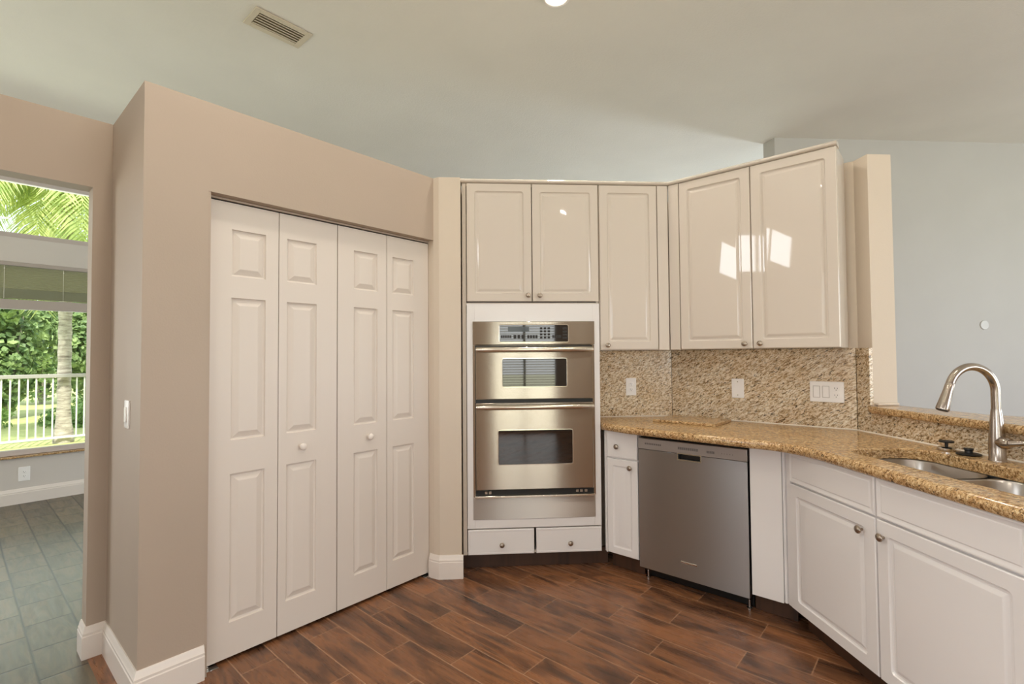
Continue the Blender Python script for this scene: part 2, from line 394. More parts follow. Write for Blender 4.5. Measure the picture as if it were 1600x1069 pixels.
# nook window wall with its two openings
NS0, NS1 = -.55, 1.30
mb = MB(); T = .12
def nw(s0, s1, z0, z1): quadbox(mb, Df(dN, s0), Df(dN, s1), T, z0, z1)
nw(-1.35, NS0, 0, HC); nw(NS1, 3.3, 0, HC); nw(NS0, NS1, 0, .423); nw(NS0, NS1, 2.242, 2.471); nw(NS0, NS1, 3.05, HC)
struct('wall_nook', mb, M['nook_wall'], 'pale grey nook wall below and between its windows', smooth=0)
struct('wall_nook_left', MB().prism([(-5.6, 1.5), (-2.5, 1.5), (-2.5, 1.62), (-5.6, 1.62)], 0, HC), M['nook_wall'], 'nook wall left of the opening', smooth=0)
struct('wall_nook_end', MB().box(-5.72, -5.6, 1.5, 1.83, 0, HC).box(-5.72, -5.6, 3.27, 3.62, 0, HC).box(-5.72, -5.6, 1.83, 3.27, 0, .68).box(-5.72, -5.6, 1.83, 3.27, 2.32, HC), M['nook_wall'], 'far left end wall of the nook', smooth=0)  # opening added to hold the nook side fill lamp
# kitchen left and back walls (behind the camera) with inferred and added light openings
mb = MB(); x0, x1 = -2.62, -2.5
mb.box(x0, x1, -2.6, -2.49, 0, HC).box(x0, x1, -1.35, -.22, 0, HC).box(x0, x1, -2.49, -1.35, 0, .83).box(x0, x1, -2.49, -1.35, 2.27, HC).box(x0, x1, .86, 1.60, 0, HC).box(x0, x1, -.22, .86, 0, 2.48).box(x0, x1, -.22, .86, 3.08, HC)
struct('wall_left', mb, M['beige'], 'beige kitchen wall with a high transom window', smooth=0)
mb = MB(); y0, y1 = -2.72, -2.6
mb.box(-2.62, -2.06, y0, y1, 0, HC).box(-.54, .22, y0, y1, 0, HC).box(1.38, 3.82, y0, y1, 0, HC).box(6.78, 8.62, y0, y1, 0, HC).box(3.82, 6.78, y0, y1, 0, .32).box(3.82, 6.78, y0, y1, 2.38, HC)
mb.box(-2.06, -.54, y0, y1, 0, .83).box(-2.06, -.54, y0, y1, 2.16, HC).box(.22, 1.38, y0, y1, 0, .06).box(.22, 1.38, y0, y1, 2.14, HC)
struct('wall_back', mb, M['beige'], 'beige kitchen wall facing the ovens with an inferred window and added light openings', smooth=0)
mb = MB().box(8.5, 8.62, -2.6, .08, 0, HC).box(8.5, 8.62, 3.12, 6.28, 0, HC).box(8.5, 8.62, 7.42, 9.6, 0, HC).box(8.5, 8.62, 6.28, 7.42, 0, .58).box(8.5, 8.62, 6.28, 7.42, 3.22, HC).box(8.5, 8.62, .08, 3.12, 0, .58).box(8.5, 8.62, .08, 3.12, 2.62, HC)
struct('wall_right', mb, M['grey_wall'], 'family room side wall with an inferred window and an added light opening', smooth=0)
mb = MB().box(-2.1, .68, 9.5, 9.62, 0, HC).box(5.72, 8.62, 9.5, 9.62, 0, HC).box(.68, 5.72, 9.5, 9.62, 2.48, HC).box(.68, 5.72, 9.5, 9.62, 0, .12)
struct('wall_family_back', mb, M['grey_wall'], 'far family room wall with a wide added light opening', smooth=0)
struct('wall_family_left', MB().box(-2.12, -2.0, 7.1, 9.5, 0, HC), M['grey_wall'], 'family room wall joining the nook', smooth=0)
struct('wall_far', MB().prism([(3.18, 5.05), (8.5, 5.05), (8.5, 5.21), (3.15, 5.21)], 0, HC), M['grey_wall'], 'blue grey wall beyond the raised bar', smooth=0)

# walls behind the cabinets
cx = dB*R2-yB                        # corner of the two backsplash planes
mb = MB().prism([(xL, 3.74), (.775, 3.74), (.775, 3.385), (cx+.012, 3.385), (cx+.06, 3.50), (.875, 3.50), (.875, 3.84), (xL, 3.84)], 0, ZT-.02)
struct('wall_kitchen_rear', mb, M['cream'], 'cream wall behind the oven cabinet and narrow wall cabinet', smooth=0)
g = .022
xw = xB+g
p0 = ((dB+g)*R2-3.385, 3.385); p1 = (xw, (dB+g)*R2-xw)
yE = 2.52
mb = MB().prism([p0, p1, (xw, yE), (xw+.135, yE), (xw+.135, p1[1]+.06), (p0[0]+.06, 3.50)], 0, ZT-.02)
struct('wall_column', mb, M['cream'], 'cream wall stub standing on the raised bar right of the cabinets', smooth=0)
struct('wall_bar', MB().box(xw, xw+.135, .9, yE-.001, 0, 1.016), M['cream'], 'half wall carrying the raised granite bar', smooth=0)

# ------------------------------------------------------------------ baseboards
BBH = .139
def base_run(mb, pts, h=BBH):
    """profiled skirting along a polyline with mitred corners (room side on the right of travel)"""
    prof = [(0, 0), (.016, 0), (.016, h*.70), (.0135, h*.73), (.0135, h*.80), (.011, h*.83), (.008, h*.93), (.004, h), (0, h)]
    P = [Vector(p) for p in pts]; nr = []
    for i in range(len(P)):
        ds = []
        if i: ds.append((P[i]-P[i-1]).normalized())
        if i < len(P)-1: ds.append((P[i+1]-P[i]).normalized())
        ns = [Vector((d.y, -d.x)) for d in ds]
        if len(ns) == 1: nr.append(ns[0])
        else: m = (ns[0]+ns[1]); nr.append(m/(1+ns[0].dot(ns[1])))
    rings = [[(P[i].x+nr[i].x*o, P[i].y+nr[i].y*o, z) for o, z in prof] for i in range(len(P))]
    return mb.loops(rings)
tip = Df(dL+.10, sR)
mb = base_run(MB(), [tip, Df(dL, sR), Wf(S0, -dL), Wf(S0, -dD), Df(dD, O0-.002)])
struct('baseboard_left', mb, M['trim'], 'white moulded baseboard wrapping the pantry corner and opening', 'baseboard', smooth=25)
mb = base_run(MB(), [Df(dD+.03, O1-.004), Df(dD, O1-.004), (-.243, 3.030), (xL+.010, 3.030)])
struct('baseboard_right', mb, M['trim'], 'short white baseboard between the bifold doors and oven cabinet', 'baseboard', smooth=25)
struct('baseboard_nook', base_run(MB(), [Df(dN, -1.3), Df(dN, 3.2)]), M['trim'], 'white baseboard under the nook window', 'baseboard', smooth=25)

# ------------------------------------------------------------------ bifold doors
SB, WB = .7403, .3059
ZD0, ZD1 = .0165, 2.0349
PAN = [(.166, .818), (.968, 1.606), (1.704, 1.916)]
def leaf(parent, x0, w, pa, pb):
    """moulded leaf with three raised panels, local y=0 is its face"""
    mb = MB(); bm = mb.bm; xs = [x0, x0+pa, x0+pb, x0+w]; zs = [ZD0] + [z for p in PAN for z in p] + [ZD1]; th = .034
    grid = {}
    def V(i, j):
        if (i, j) not in grid: grid[i, j] = bm.verts.new((xs[i], 0, zs[j]))
        return grid[i, j]
    for i in range(3):
        for j in range(len(zs)-1):
            if i == 1 and j % 2 == 1: continue
            bm.faces.new((V(i, j), V(i+1, j), V(i+1, j+1), V(i, j+1)))
    for z0, z1 in PAN:
        a, b = x0+pa, x0+pb
        q = lambda i, y: [(a+i, y, z0+i), (b-i, y, z0+i), (b-i, y, z1-i), (a+i, y, z1-i)]
        mb.loops([q(0, 0), q(.003, .0090), (q(.009, .0115)), q(.033, .0015), q(.036, .0008)], False, True)
    nz = len(zs)-1
    bk = {k: bm.verts.new((x, th, z)) for k, x, z in ((0, xs[0], zs[0]), (1, xs[3], zs[0]), (2, xs[3], zs[nz]), (3, xs[0], zs[nz]))}
    bm.faces.new((bk[0], bk[3], bk[2], bk[1]))
    bm.faces.new([V(i, 0) for i in (3, 2, 1, 0)] + [bk[0], bk[1]])
    bm.faces.new([V(i, nz) for i in (0, 1, 2, 3)] + [bk[2], bk[3]])
    bm.faces.new([V(0, j) for j in range(nz+1)] + [bk[3], bk[0]])
    bm.faces.new([V(3, j) for j in range(nz, -1, -1)] + [bk[1], bk[2]])
    bmesh.ops.remove_doubles(bm, verts=bm.verts[:], dist=1e-5)
    return finish('door_leaf', mb, M['door'], parent, smooth=8)
def wknob(parent, x, z):
    return finish('knob', MB().lathe([(.008, 0), (.0085, .008), (.011, .012), (.0165, .018), (.0175, .023), (.0150, .028), (.008, .031), (.002, .032)], (x, 0, z), 'Y', 20, -1), M['trim'], parent, smooth=50)
for k, lab in ((0, 'white six-panel bifold pantry door pair nearest the nook opening'), (1, 'white six-panel bifold pantry door pair nearest the ovens')):
    r = thing('door_%d' % (k+1), lab, 'door', (*Df(dD+REC, SB+2*WB*k), 0), RD, kind='structure')
    l1 = leaf(r, .002, WB-.004, .094, .243); l2 = leaf(r, WB+.0015, WB-.0045, .038, .190)
    if k == 0: wknob(l2, WB+.115, .896)
    else: wknob(l1, .188, .897)
    br = MB(); xb = .004 if k == 0 else 2*WB-.05
    br.box(xb, xb+.046, -.022, .024, .0005, .004).box(xb+.004 if k == 0 else xb+.036, xb+.010 if k == 0 else xb+.042, -.010, .012, .004, .0160)
    finish('pivot_bracket', br, M['chrome'], r, .0008)
t = thing('bifold_track', 'narrow track with a dark gap above the bifold pantry doors', 'track', (*Df(dD+REC, SB), 0), RD)
finish('rail', MB().box(-.010, 4*WB-.002, .001, .034, ZD1+.0075, ZH-.0005), M['beige'], t, .001)
finish('track_channel', MB().box(.004, 4*WB-.006, .012, .030, ZD1+.002, ZD1+.007), M['black'], t)
# painted jamb strips inside the opening, left and right of the leaves
struct('trim_1', MB().prism([Df(dD+.002, O0), Df(dD+.002, O0+.010), Df(dD+.10, O0+.010), Df(dD+.10, O0)], 0, ZH), M['beige'], 'painted jamb left of the bifold doors', 'trim', smooth=0)

# ------------------------------------------------------------------ tall oven cabinet
X0, X1 = -.105, .765
t = thing('oven_cabinet', 'tall glossy white cabinet housing the stainless double oven', 'cabinet', (0, yO, 0))
mb = MB(); yc = .62
mb.box(X0, X0+.018, .0, yc, ZB, 2.428).box(X1-.018, X1, .0, yc, ZB, 2.428).box(X0+.018, X1-.018, yc-.01, yc, ZB, 2.428)
mb.box(X0+.018, X1-.018, .0, yc-.01, 2.41, 2.428).box(X0+.018, X1-.018, 0, yc-.01, 1.655, 1.672).box(X0+.018, X1-.018, 0, yc-.01, .262, .28).box(X0+.018, X1-.018, 0, yc-.01, ZB, .122)
finish('carcass', mb, M['gloss'], t, .0008)
fz0, fz1 = .268, 1.662
mb = MB().box(-.077, -.030, -.019, -.001, fz0, fz1).box(.718, .762, -.019, -.001, fz0, fz1).box(-.030, .718, -.019, -.001, 1.545, fz1).box(-.030, .718, -.019, -.001, fz0, .325)
finish('face_panel', mb, M['satin'], t, .0015)
finish('filler_strip', MB().box(X0+.001, -.080, -.010, -.0005, ZB, 2.426), M['gloss'], t, .001)
cab_door(t, -.0755, .3335, 1.6775, 2.425, M['gloss'], kx=.309, kz=1.714)
cab_door(t, .3385, .7615, 1.6775, 2.425, M['gloss'], kx=.382, kz=1.714)
drawer(t, -.0755, .3355, .107, .260, M['satin'], .134, .169)
drawer(t, .3485, .7615, .107, .260, M['satin'], .561, .167)
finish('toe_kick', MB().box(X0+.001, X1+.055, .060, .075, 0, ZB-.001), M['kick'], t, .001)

# ------------------------------------------------------------------ double oven
t = thing('double_oven', 'stainless double wall oven with black glass windows', 'oven', (0, yO-.019, 0))
yf = -.004
mb = MB().box(-.040, -.026, yf, -.001, .462, 1.402).box(.714, .727, yf, -.001, .462, 1.402).box(-.028, .716, -.001, .020, .47, 1.402)
finish('door_gap', MB().box(-.0258, .7138, -.0016, -.0011, .5095, 1.0435).box(-.0258, .7138, -.0016, -.0011, 1.0655, 1.3995), M['black'], t)
finish('surround_frame', mb, M['steel'], t, .001)
mb = MB().box(-.026, .714, .02, .55, .33, 1.535)
finish('oven_body', mb, M['black'], t, .002)
cp = finish('control_panel', slab_front(MB(), -.040, .727, 1.404, 1.551, -.016, .0145, [(.004, 0, .002)]), M['steel'], t, smooth=25)
finish('panel_bezel', MB().loops([rrect(.122, .563, 1.417, 1.532, .012, -.0162), rrect(.122, .563, 1.417, 1.532, .012, -.0180), rrect(.127, .558, 1.422, 1.527, .008, -.0184), rrect(.127, .558, 1.422, 1.527, .008, -.0162)], False, False), M['bezel'], cp, smooth=40)
finish('control_glass', MB().loops([rrect(.127, .558, 1.422, 1.527, .008, -.0161), rrect(.127, .558, 1.422, 1.527, .008, -.0172)]), M['black_glass'], cp)
mb = MB(); yk = -.0182
def pad(x0, x1, z0, z1): mb.box(x0, x1, yk, -.0171, z0, z1)
for i in range(3):
    for j in range(4): pad(.380+i*.024, .396+i*.024, 1.443+j*.019, 1.456+j*.019)
for i in range(6): pad(.136+i*.0112, .145+i*.0112, 1.446, 1.464)
for i in range(3): pad(.214+i*.0245, .232+i*.0245, 1.443, 1.466)
for i in range(4): pad(.300+i*.017, .314+i*.017, 1.444, 1.464)
for i in range(5): pad(.458+i*.0118, .468+i*.0118, 1.446, 1.464)
for j in range(4): pad(.524, .551, 1.440+j*.020, 1.452+j*.020)
kp = finish('keypad', mb, M['key'], cp); kp['label'] = 'rows of small dark buttons'
finish('display', MB().box(.180, .312, -.0179, -.0171, 1.486, 1.516), M['led'], cp)
def oven_door(z0, z1, wx0, wx1, wz0, wz1, hz, lab):
    mb = MB(); x0, x1, y0, y1 = -.022, .710, -.030, -.002
    k = 4; out = lambda i, y: rrect(x0+i, x1-i, z0+i, z1-i, .004, y, k); inn = lambda i, y: rrect(wx0-i, wx1+i, wz0-i, wz1+i, .014+i, y, k)
    mb.loops([out(0, y1), out(0, y0+.004), out(.004, y0), inn(.0, y0), inn(0, y1)], False, False)
    # back closes onto the hole
    r1 = [mb.bm.verts.new(p) for p in out(0, y1)]; r2 = [mb.bm.verts.new(p) for p in inn(0, y1)]; n = len(r1)
    for i in range(n): mb.bm.faces.new((r2[i], r2[(i+1) % n], r1[(i+1) % n], r1[i]))
    bmesh.ops.remove_doubles(mb.bm, verts=mb.bm.verts[:], dist=1e-6)
    d = finish('oven_door', mb, M['steel'], t, smooth=25); d['label'] = lab
    finish('window_bezel', MB().loops([inn(0, y0+.002), inn(.0, y0-.002), inn(-.0055, y0-.0022), inn(-.0065, y0+.004)], False, False), M['bezel'], d, smooth=40)
    finish('oven_window', MB().loops([inn(-.0005, y0+.012), inn(-.0005, y0+.004)]), M['black_glass'], d)
    # full width handle: a flattened bar on two end posts
    mb = MB(); pr = [(-.006, -.015), (.004, -.016), (.013, -.010), (.016, 0), (.013, .010), (.004, .016), (-.006, .015)]
    rings = []
    for i in range(13):
        u = i/12; x = x0+.001+u*(x1-x0-.002); e = 1-max(0, abs(u-.5)*2-.94)/.06*.25
        bow = .022+.012*math.sin(PI*u)
        rings.append([(x, y0-bow-a*e, hz+b*e) for a, b in pr])
    mb.loops(rings); mb.box(x0+.004, x0+.030, y0-.024, y0, hz-.009, hz+.009).box(x1-.030, x1-.004, y0-.024, y0, hz-.009, hz+.009)
    finish('handle', mb, M['bezel'], d, smooth=40)
oven_door(1.066, 1.391, .137, .550, 1.139, 1.322, 1.373, 'upper oven door with a wide dark window')
oven_door(.510, 1.043, .110, .582, .660, .880, 1.020, 'taller lower oven door with a dark window')
for z0, z1 in ((1.044, 1.065), (.474, .509)): finish('vent_gap', MB().box(-.026, .714, -.003, .0, z0, z1), M['black'], t)
for x in (.030, .055, .600, .625, .655): finish('door_hinge', MB().box(x, x+.016, -.012, -.0035, .482, .498), M['nickel'], t, .001)
finish('vent_trim', MB().box(-.030, .718, -.030, -.0035, .460, .474), M['bezel'], t, .003)
kp = finish('kick_plate', MB().box(-.041, .724, -.0035, -.001, .323, .459), M['steel_matte'], t, .0008); kp['label'] = 'plain matte steel plate below the lower oven'

# ------------------------------------------------------------------ wall cabinets
t = thing('wall_cabinet', 'tall narrow single-door wall cabinet right of the double oven', 'cabinet', (0, yO, 0))
jx = dU*R2-yO
mb = MB().prism([(.767, 0), (jx-.001, 0), (jx+.10, .245), (.767, .245)], ZU, 2.428)
finish('carcass', mb, M['gloss'], t, .0008)
cab_door(t, .7705, 1.1455, ZU+.004, 2.425, M['gloss'], kx=.812, kz=1.398)
finish('filler_strip', MB().box(1.150, jx-.012, -.019, -.0005, ZU+.001, 2.425), M['gloss'], t, .001)
t = thing('wall_cabinet', 'wide two-door glossy wall cabinet above the dishwasher reflecting the windows', 'cabinet', (*Wf(dU, 0), 0), RW)
j = (jx-yO)/R2; uR = -.4025
mb = MB().prism([(j+.001, .0), (uR, 0), (uR, .248), (j+.19, .248)], ZU, 2.428)
finish('carcass', mb, M['gloss'], t, .0008)
finish('filler_strip', MB().box(j+.010, -1.2545, -.019, -.0005, ZU+.001, 2.425), M['gloss'], t, .001)
cab_door(t, -1.2505, -.8305, ZU+.002, 2.425, M['gloss'], kx=-.870, kz=1.396)
cab_door(t, -.8255, uR-.002, ZU+.002, 2.425, M['gloss'], kx=-.787, kz=1.396)
# crown strip along both fronts
def sweep(pts, prof, mb):
    P = [Vector(p) for p in pts]; rings = []
    for i in range(len(P)):
        ds = []
        if i: ds.append((P[i]-P[i-1]).normalized())
        if i < len(P)-1: ds.append((P[i+1]-P[i]).normalized())
        ns = [Vector((d.y, -d.x)) for d in ds]; n = ns[0] if len(ns) == 1 else (ns[0]+ns[1])/(1+ns[0].dot(ns[1]))
        rings.append([(P[i].x+n.x*o, P[i].y+n.y*o, z) for o, z in prof])
    return mb.loops(rings)
cr = [(-.05, 2.4285), (.019, 2.4285), (.026, 2.431), (.030, 2.437), (.030, 2.443), (.026, 2.449), (.019, 2.4525), (-.05, 2.4525)]
ue = Wf(dU, uR+.004)
tag(finish('crown_moulding', sweep([(X0-.008, yO), (jx, yO), ue], cr, MB()), M['gloss'], smooth=40), 'thin rounded cream crown strip running along the tops of the wall cabinets', 'moulding')

# ------------------------------------------------------------------ base cabinets on the diagonal
t = thing('base_cabinet', 'narrow white base cabinet with one drawer left of the dishwasher', 'cabinet', (*Wf(dW, 0), 0), RW)
w0, w1 = -1.6427, -1.402
mb = MB().prism([(w0+.004, 0), (w1, 0), (w1, .555), (-1.440, .555), (w0+.004, .350)], ZB, .8635)
finish('carcass', mb, M['satin'], t, .0008)
finish('face_strip', MB().box(w0+.018, w0+.028, -.012, -.0005, ZB, .862), M['satin'], t, .0006)
drawer(t, w0+.032, w1-.001, .701, .861, M['satin'], -1.535, .771)
NAR = [(.040, 0, .006), (.043, .003, .005), (.048, .005, .003), (.055, .005, .002), (.078, .001, .001)]
cab_door(t, w0+.032, w1-.001, .110, .692, M['satin'], prof=NAR, kx=-1.447, kz=.651)
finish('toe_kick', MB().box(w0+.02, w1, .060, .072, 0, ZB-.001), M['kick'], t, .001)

t = thing('dishwasher', 'brushed stainless dishwasher with a pocket handle under the counter', 'dishwasher', (*Wf(dW, 0), 0), RW)
d0, d1 = -1.3945, -.7810
finish('tub_body', MB().box(d0+.004, d1-.004, .004, .55, .062, .845), M['black'], t, .002)
hx0, hx1, hz0, hz1 = -1.150, -1.021, .744, .7755
mb = MB(); y0, y1 = -.022, .003; bm = mb.bm
# door skin with a notch for the pocket, extruded back
out = [(d0, .078), (d1, .078), (d1, .7755), (hx1, .7755), (hx1, hz0), (hx0, hz0), (hx0, .7755), (d0, .7755)]
f = [bm.verts.new((x, y0, z)) for x, z in out]; b_ = [bm.verts.new((x, y1, z)) for x, z in out]
bm.faces.new(f); bm.faces.new(b_[::-1])
for i in range(len(out)): bm.faces.new((f[i], b_[i], b_[(i+1) % len(out)], f[(i+1) % len(out)]))
dr = finish('door', mb, M['steel_dark'], t, .0025)
cs = finish('control_strip', MB().box(d0, d1, -.024, .002, .777, .8410), M['panel_steel'], t, .003)
yk = -.0246
for n_, x_, st, w_, z0_, z1_ in ((9, d0+.045, .0115, .008, .806, .816), (10, -1.148, .0115, .009, .800, .814), (5, -.988, .0085, .007, .798, .811), (5, -.910, .014, .003, .803, .807)):
    mb = MB()
    for i in range(n_): mb.box(x_+i*st, x_+i*st+w_, yk, -.0238, z0_, z1_)
    finish('button_row', mb, M['grey_mark'], cs)
mb = MB(); q = lambda i, y: rrect(hx0+i, hx1-i, hz0+i, hz1-i+.0015, .003, y)
mb.loops([q(-.004, -.0222), q(-.004, -.0258), q(.002, -.0258), q(.003, -.0222)], False, False)
hp = finish('handle_pocket', mb, M['bezel'], dr, smooth=40)
finish('pocket_recess', MB().box(hx0+.001, hx1-.001, -.004, .003, hz0+.001, hz1), M['black'], hp)
bd = finish('badge', slab_front(MB(), -1.143, -1.052, .166, .1795, -.0245, .0024, [(.0035, .0008, .0005)]), M['chrome'], dr); bd['label'] = 'small bright maker plate'
finish('toe_panel', MB().box(d0+.010, d1-.004, .070, .080, .002, .076), M['black'], t, .001)
for x in (d0+.022, d1-.022): finish('levelling_foot', MB().lathe([(.014, 0), (.014, .006), (.006, .008), (.006, .062)], (x, .045, 0), 'Z', 14), M['chrome'], t, smooth=40)

t = thing('filler_panel', 'plain white filler panel between the dishwasher and sink cabinet', 'panel', (*Wf(dW, 0), 0), RW)
sC = (xS-(dW*R2-xS))/R2               # where the two fronts meet
finish('panel', MB().box(d1+.010, -.6240, -.019, .0, ZB, .8635), M['satin'], t, .0015)
finish('backing', MB().box(d1+.010, -.62, .0005, .10, ZB, .8630), M['satin'], t, .001)
finish('corner_strip', MB().prism([(-.6215, -.010), (sC-.010, -.010), (sC+.002, .0015), (-.6215, .002)], ZB, .8635), M['satin'], t, .0005)
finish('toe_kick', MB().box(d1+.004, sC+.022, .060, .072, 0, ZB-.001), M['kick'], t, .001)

# ------------------------------------------------------------------ sink cabinet (front faces -x)
yc0 = dW*R2-xS                        # front corner
t = thing('sink_cabinet', 'white two-door sink base cabinet below the double sink', 'cabinet', (xS, yc0, 0), RS)
L = yc0-1.26
mb = MB().box(.006, .022, .0, .545, ZB, .8635).box(L-.016, L, 0, .545, ZB, .8635).box(.022, L-.016, .535, .545, ZB, .8635).box(.022, L-.016, 0, .535, ZB, ZB+.016).box(.022, L-.016, 0, .018, .70, .8635).box(.565, .58, 0, .018, ZB+.016, .70)
finish('carcass', mb, M['satin'], t, .0008)
ya = yc0-2.332; ym = yc0-1.8095; ym2 = yc0-1.8015; yb = yc0-1.272
finish('corner_strip', MB().box(.006, ya-.002, -.010, -.0005, ZB, .8630), M['satin'], t, .0006)
FFP = [(.008, 0, .001), (.013, .003, .001), (.022, .0035, .001), (.026, .0012, .001)]
for x0, x1 in ((ya, ym), (ym2, yb)):
    finish('false_front', slab_front(MB(), x0, x1, .714, .8630, -.019, .0185, FFP), M['satin'], t, smooth=25)
cab_door(t, ya, ym, .108, .706, M['satin'], kx=ym-.062, kz=.642)
cab_door(t, ym2, yb, .108, .706, M['satin'], kx=ym2+.035, kz=.648)
finish('toe_kick', MB().box(.045, L, .060, .072, 0, ZB-.001), M['kick'], t, .001)
t = thing('base_cabinet', 'white base cabinet at the near end of the sink counter', 'cabinet', (xS, 1.258, 0), RS)
finish('carcass', MB().box(.0, .345, .0, .545, ZB, .8635), M['satin'], t, .0008)
cab_door(t, .008, .340, .108, .706, M['satin'])
drawer(t, .008, .340, .714, .863, M['satin'])
finish('toe_kick', MB().box(.0, .345, .060, .072, 0, ZB-.001), M['kick'], t, .001)

# ------------------------------------------------------------------ countertop with sink cut-out
def bez(p0, p1, p2, n=8): return [tuple((1-u)**2*Vector(p0)+2*u*(1-u)*Vector(p1)+u*u*Vector(p2)) for u in [i/n for i in range(n+1)]]
front = [(1.475, .915)] + bez((1.475, 2.05), (1.475, 2.27), (1.332, 2.375)) + [(.875, 2.868), (.815, 2.962), (.7685, 3.052)]
back = [(.7685, yB-.003), ((dB-.003)*R2-(yB-.003), yB-.003), (xB-.003, (dB-.003)*R2-(xB-.003)), (xB-.003, .915)]
hole = [(x, y) for x, _, y in rrect(1.605, 1.945, 1.275, 2.100, .085, 0, 6)]
bm = bmesh.new(); wl = None
def ring(pts, z): return [bm.verts.new((x, y, z)) for x, y in pts]
outl = back + front
def edges(vs): return [bm.edges.new((vs[i], vs[(i+1) % len(vs)])) for i in range(len(vs))]
top_o, top_i, bot_o, bot_i = ring(outl, ZC), ring(hole, ZC), ring(outl, ZCB), ring(hole, ZCB)
e1 = edges(top_o); e2 = edges(top_i); bmesh.ops.triangle_fill(bm, use_beauty=True, edges=e1+e2)
e3 = edges(bot_o); e4 = edges(bot_i); bmesh.ops.triangle_fill(bm, use_beauty=True, edges=e3+e4)
for a, b in ((top_o, bot_o), (top_i, bot_i)):
    for i in range(len(a)): k = (i+1) % len(a); bm.faces.new((a[i], a[k], b[k], b[i]))
wl = bm.edges.layers.float.new('bevel_weight_edge')
nb = len(back)
for vs, w_ in ((top_o, 1.0), (bot_o, 1.0), (top_i, .35)):
    for i in range(len(vs)):
        e = bm.edges.get((vs[i], vs[(i+1) % len(vs)]))
        if e and (w_ < 1 or nb <= i < len(vs)-1): e[wl] = w_
o = finish('countertop', bm, M['granite'], None, .0195, 4, 40, True)
tag(o, 'golden brown granite countertop wrapping the corner around the sink', 'countertop')
tag(finish('caulk_line', sweep([(.770, yB-.0008), ((dB)*R2-yB, yB-.0008), (xB-.0008, dB*R2-xB), (xB-.0008, .92)], [(0, ZC+.0003), (.007, ZC+.0003), (0, ZC+.006)], MB()), M['caulk'], smooth=0), 'thin white caulk seam between the countertop and backsplash', 'caulk')

# backsplash slabs
tag(finish('backsplash', MB().prism([(.768, yB), (cx-.001, yB), (cx+.008, 3.382), (.768, 3.382)], ZC+.001, ZU-.001), M['granite_pale'], None, .0008), 'short granite backsplash slab right of the double oven', 'backsplash')
tag(finish('backsplash', MB().prism([(cx+.001, yB-.001), (xB-.001, dB*R2-xB+.001), (xw-.002, dB*R2-xB+.012), (cx+.011, 3.381)], ZC+.001, ZU-.001), M['granite_pale'], None, .0008), 'long diagonal granite backsplash slab holding the switch plates', 'backsplash')
yq = dB*R2-xB
tag(finish('backsplash', MB().box(xB, xw-.001, yE-.002, yq-.003, ZC+.001, ZU-.001), M['granite_pale'], None, .0015), 'narrow upright granite backsplash piece at the end of the bar', 'backsplash')
tag(finish('backsplash', MB().box(xB, xw-.001, .92, yE-.004, ZC+.001, 1.015), M['granite_pale'], None, .0008), 'low granite backsplash strip under the raised bar behind the faucet', 'backsplash')
# raised bar top
bar = [(2.052, .92), (2.052, yE-.04), (2.062, yE-.012), (2.075, yE-.004), (xw+.150, yE-.004), (2.30, 2.10), (2.52, 1.80), (2.60, 1.5), (2.60, .92)]
bm = bmesh.new(); lo = ring(bar, 1.017); hi = ring(bar, 1.055)
bm.faces.new(lo[::-1]); bm.faces.new(hi)
wl = bm.edges.layers.float.new('bevel_weight_edge')
for i in range(len(bar)): k = (i+1) % len(bar); bm.faces.new((lo[i], lo[k], hi[k], hi[i]))
bm.edges.ensure_lookup_table()
for e in bm.edges:
    if abs(e.verts[0].co.z-e.verts[1].co.z) < 1e-6 and not (e.verts[0].co.y < 1 and e.verts[1].co.y < 1): e[wl] = 1
tag(finish('bar_top', bm, M['granite'], None, .016, 4, 40, True), 'raised golden granite bar top behind the faucet', 'countertop')
tag(finish('sill_cap', MB().box(xw+.006, xw+.128, yE-.022, yE-.002, 1.0555, 1.069), M['cream'], None, .004, 3), 'small cream ledge at the foot of the wall stub on the bar', 'trim')

# ------------------------------------------------------------------ sink, faucet, stoppers
t = thing('sink', 'undermount stainless double-bowl sink set in the granite counter', 'sink', (0, 0, 0))
def bowl(x0, x1, y0, y1, name):
    mb = MB(); r3 = lambda i, z, r: [(x, y, z) for x, _, y in rrect(x0+i, x1-i, y0+i, y1-i, r, 0, 6)]
    z0 = .8640
    rings = [r3(0, z0, .085), r3(.004, z0-.006, .083), r3(.012, z0-.10, .078), r3(.020, z0-.165, .070), r3(.032, z0-.187, .058), r3(.055, z0-.195, .038), r3(.12, z0-.198, .012)]
    rings += [r3(.055, z0-.199, .038), r3(.030, z0-.191, .058), r3(.017, z0-.165, .070), r3(.009, z0-.10, .078), r3(.0012, z0-.006, .083), r3(-.0015, z0, .085)]
    mb.loops(rings[:7], False, True); mb.loops(rings[7:], True, False)
    b = finish('bowl', mb, M['sink_steel'], t, smooth=40)
    cxm, cym = (x0+x1)/2, (y0+y1)/2
    finish('drain', MB().lathe([(.046, 0), (.046, .0025), (.040, .003), (.036, -.001), (.004, -.002)], (cxm, cym, z0-.1975), 'Z', 24), M['chrome'], b, smooth=40)
    return b
ys = 1.735
bowl(1.598, 1.952, ys+.010, 2.107, 'left'); bowl(1.598, 1.952, 1.268, ys-.010, 'right')
finish('divider', MB().box(1.602, 1.948, ys-.0105, ys+.0105, .850, .8615), M['sink_steel'], t, .004, 3)

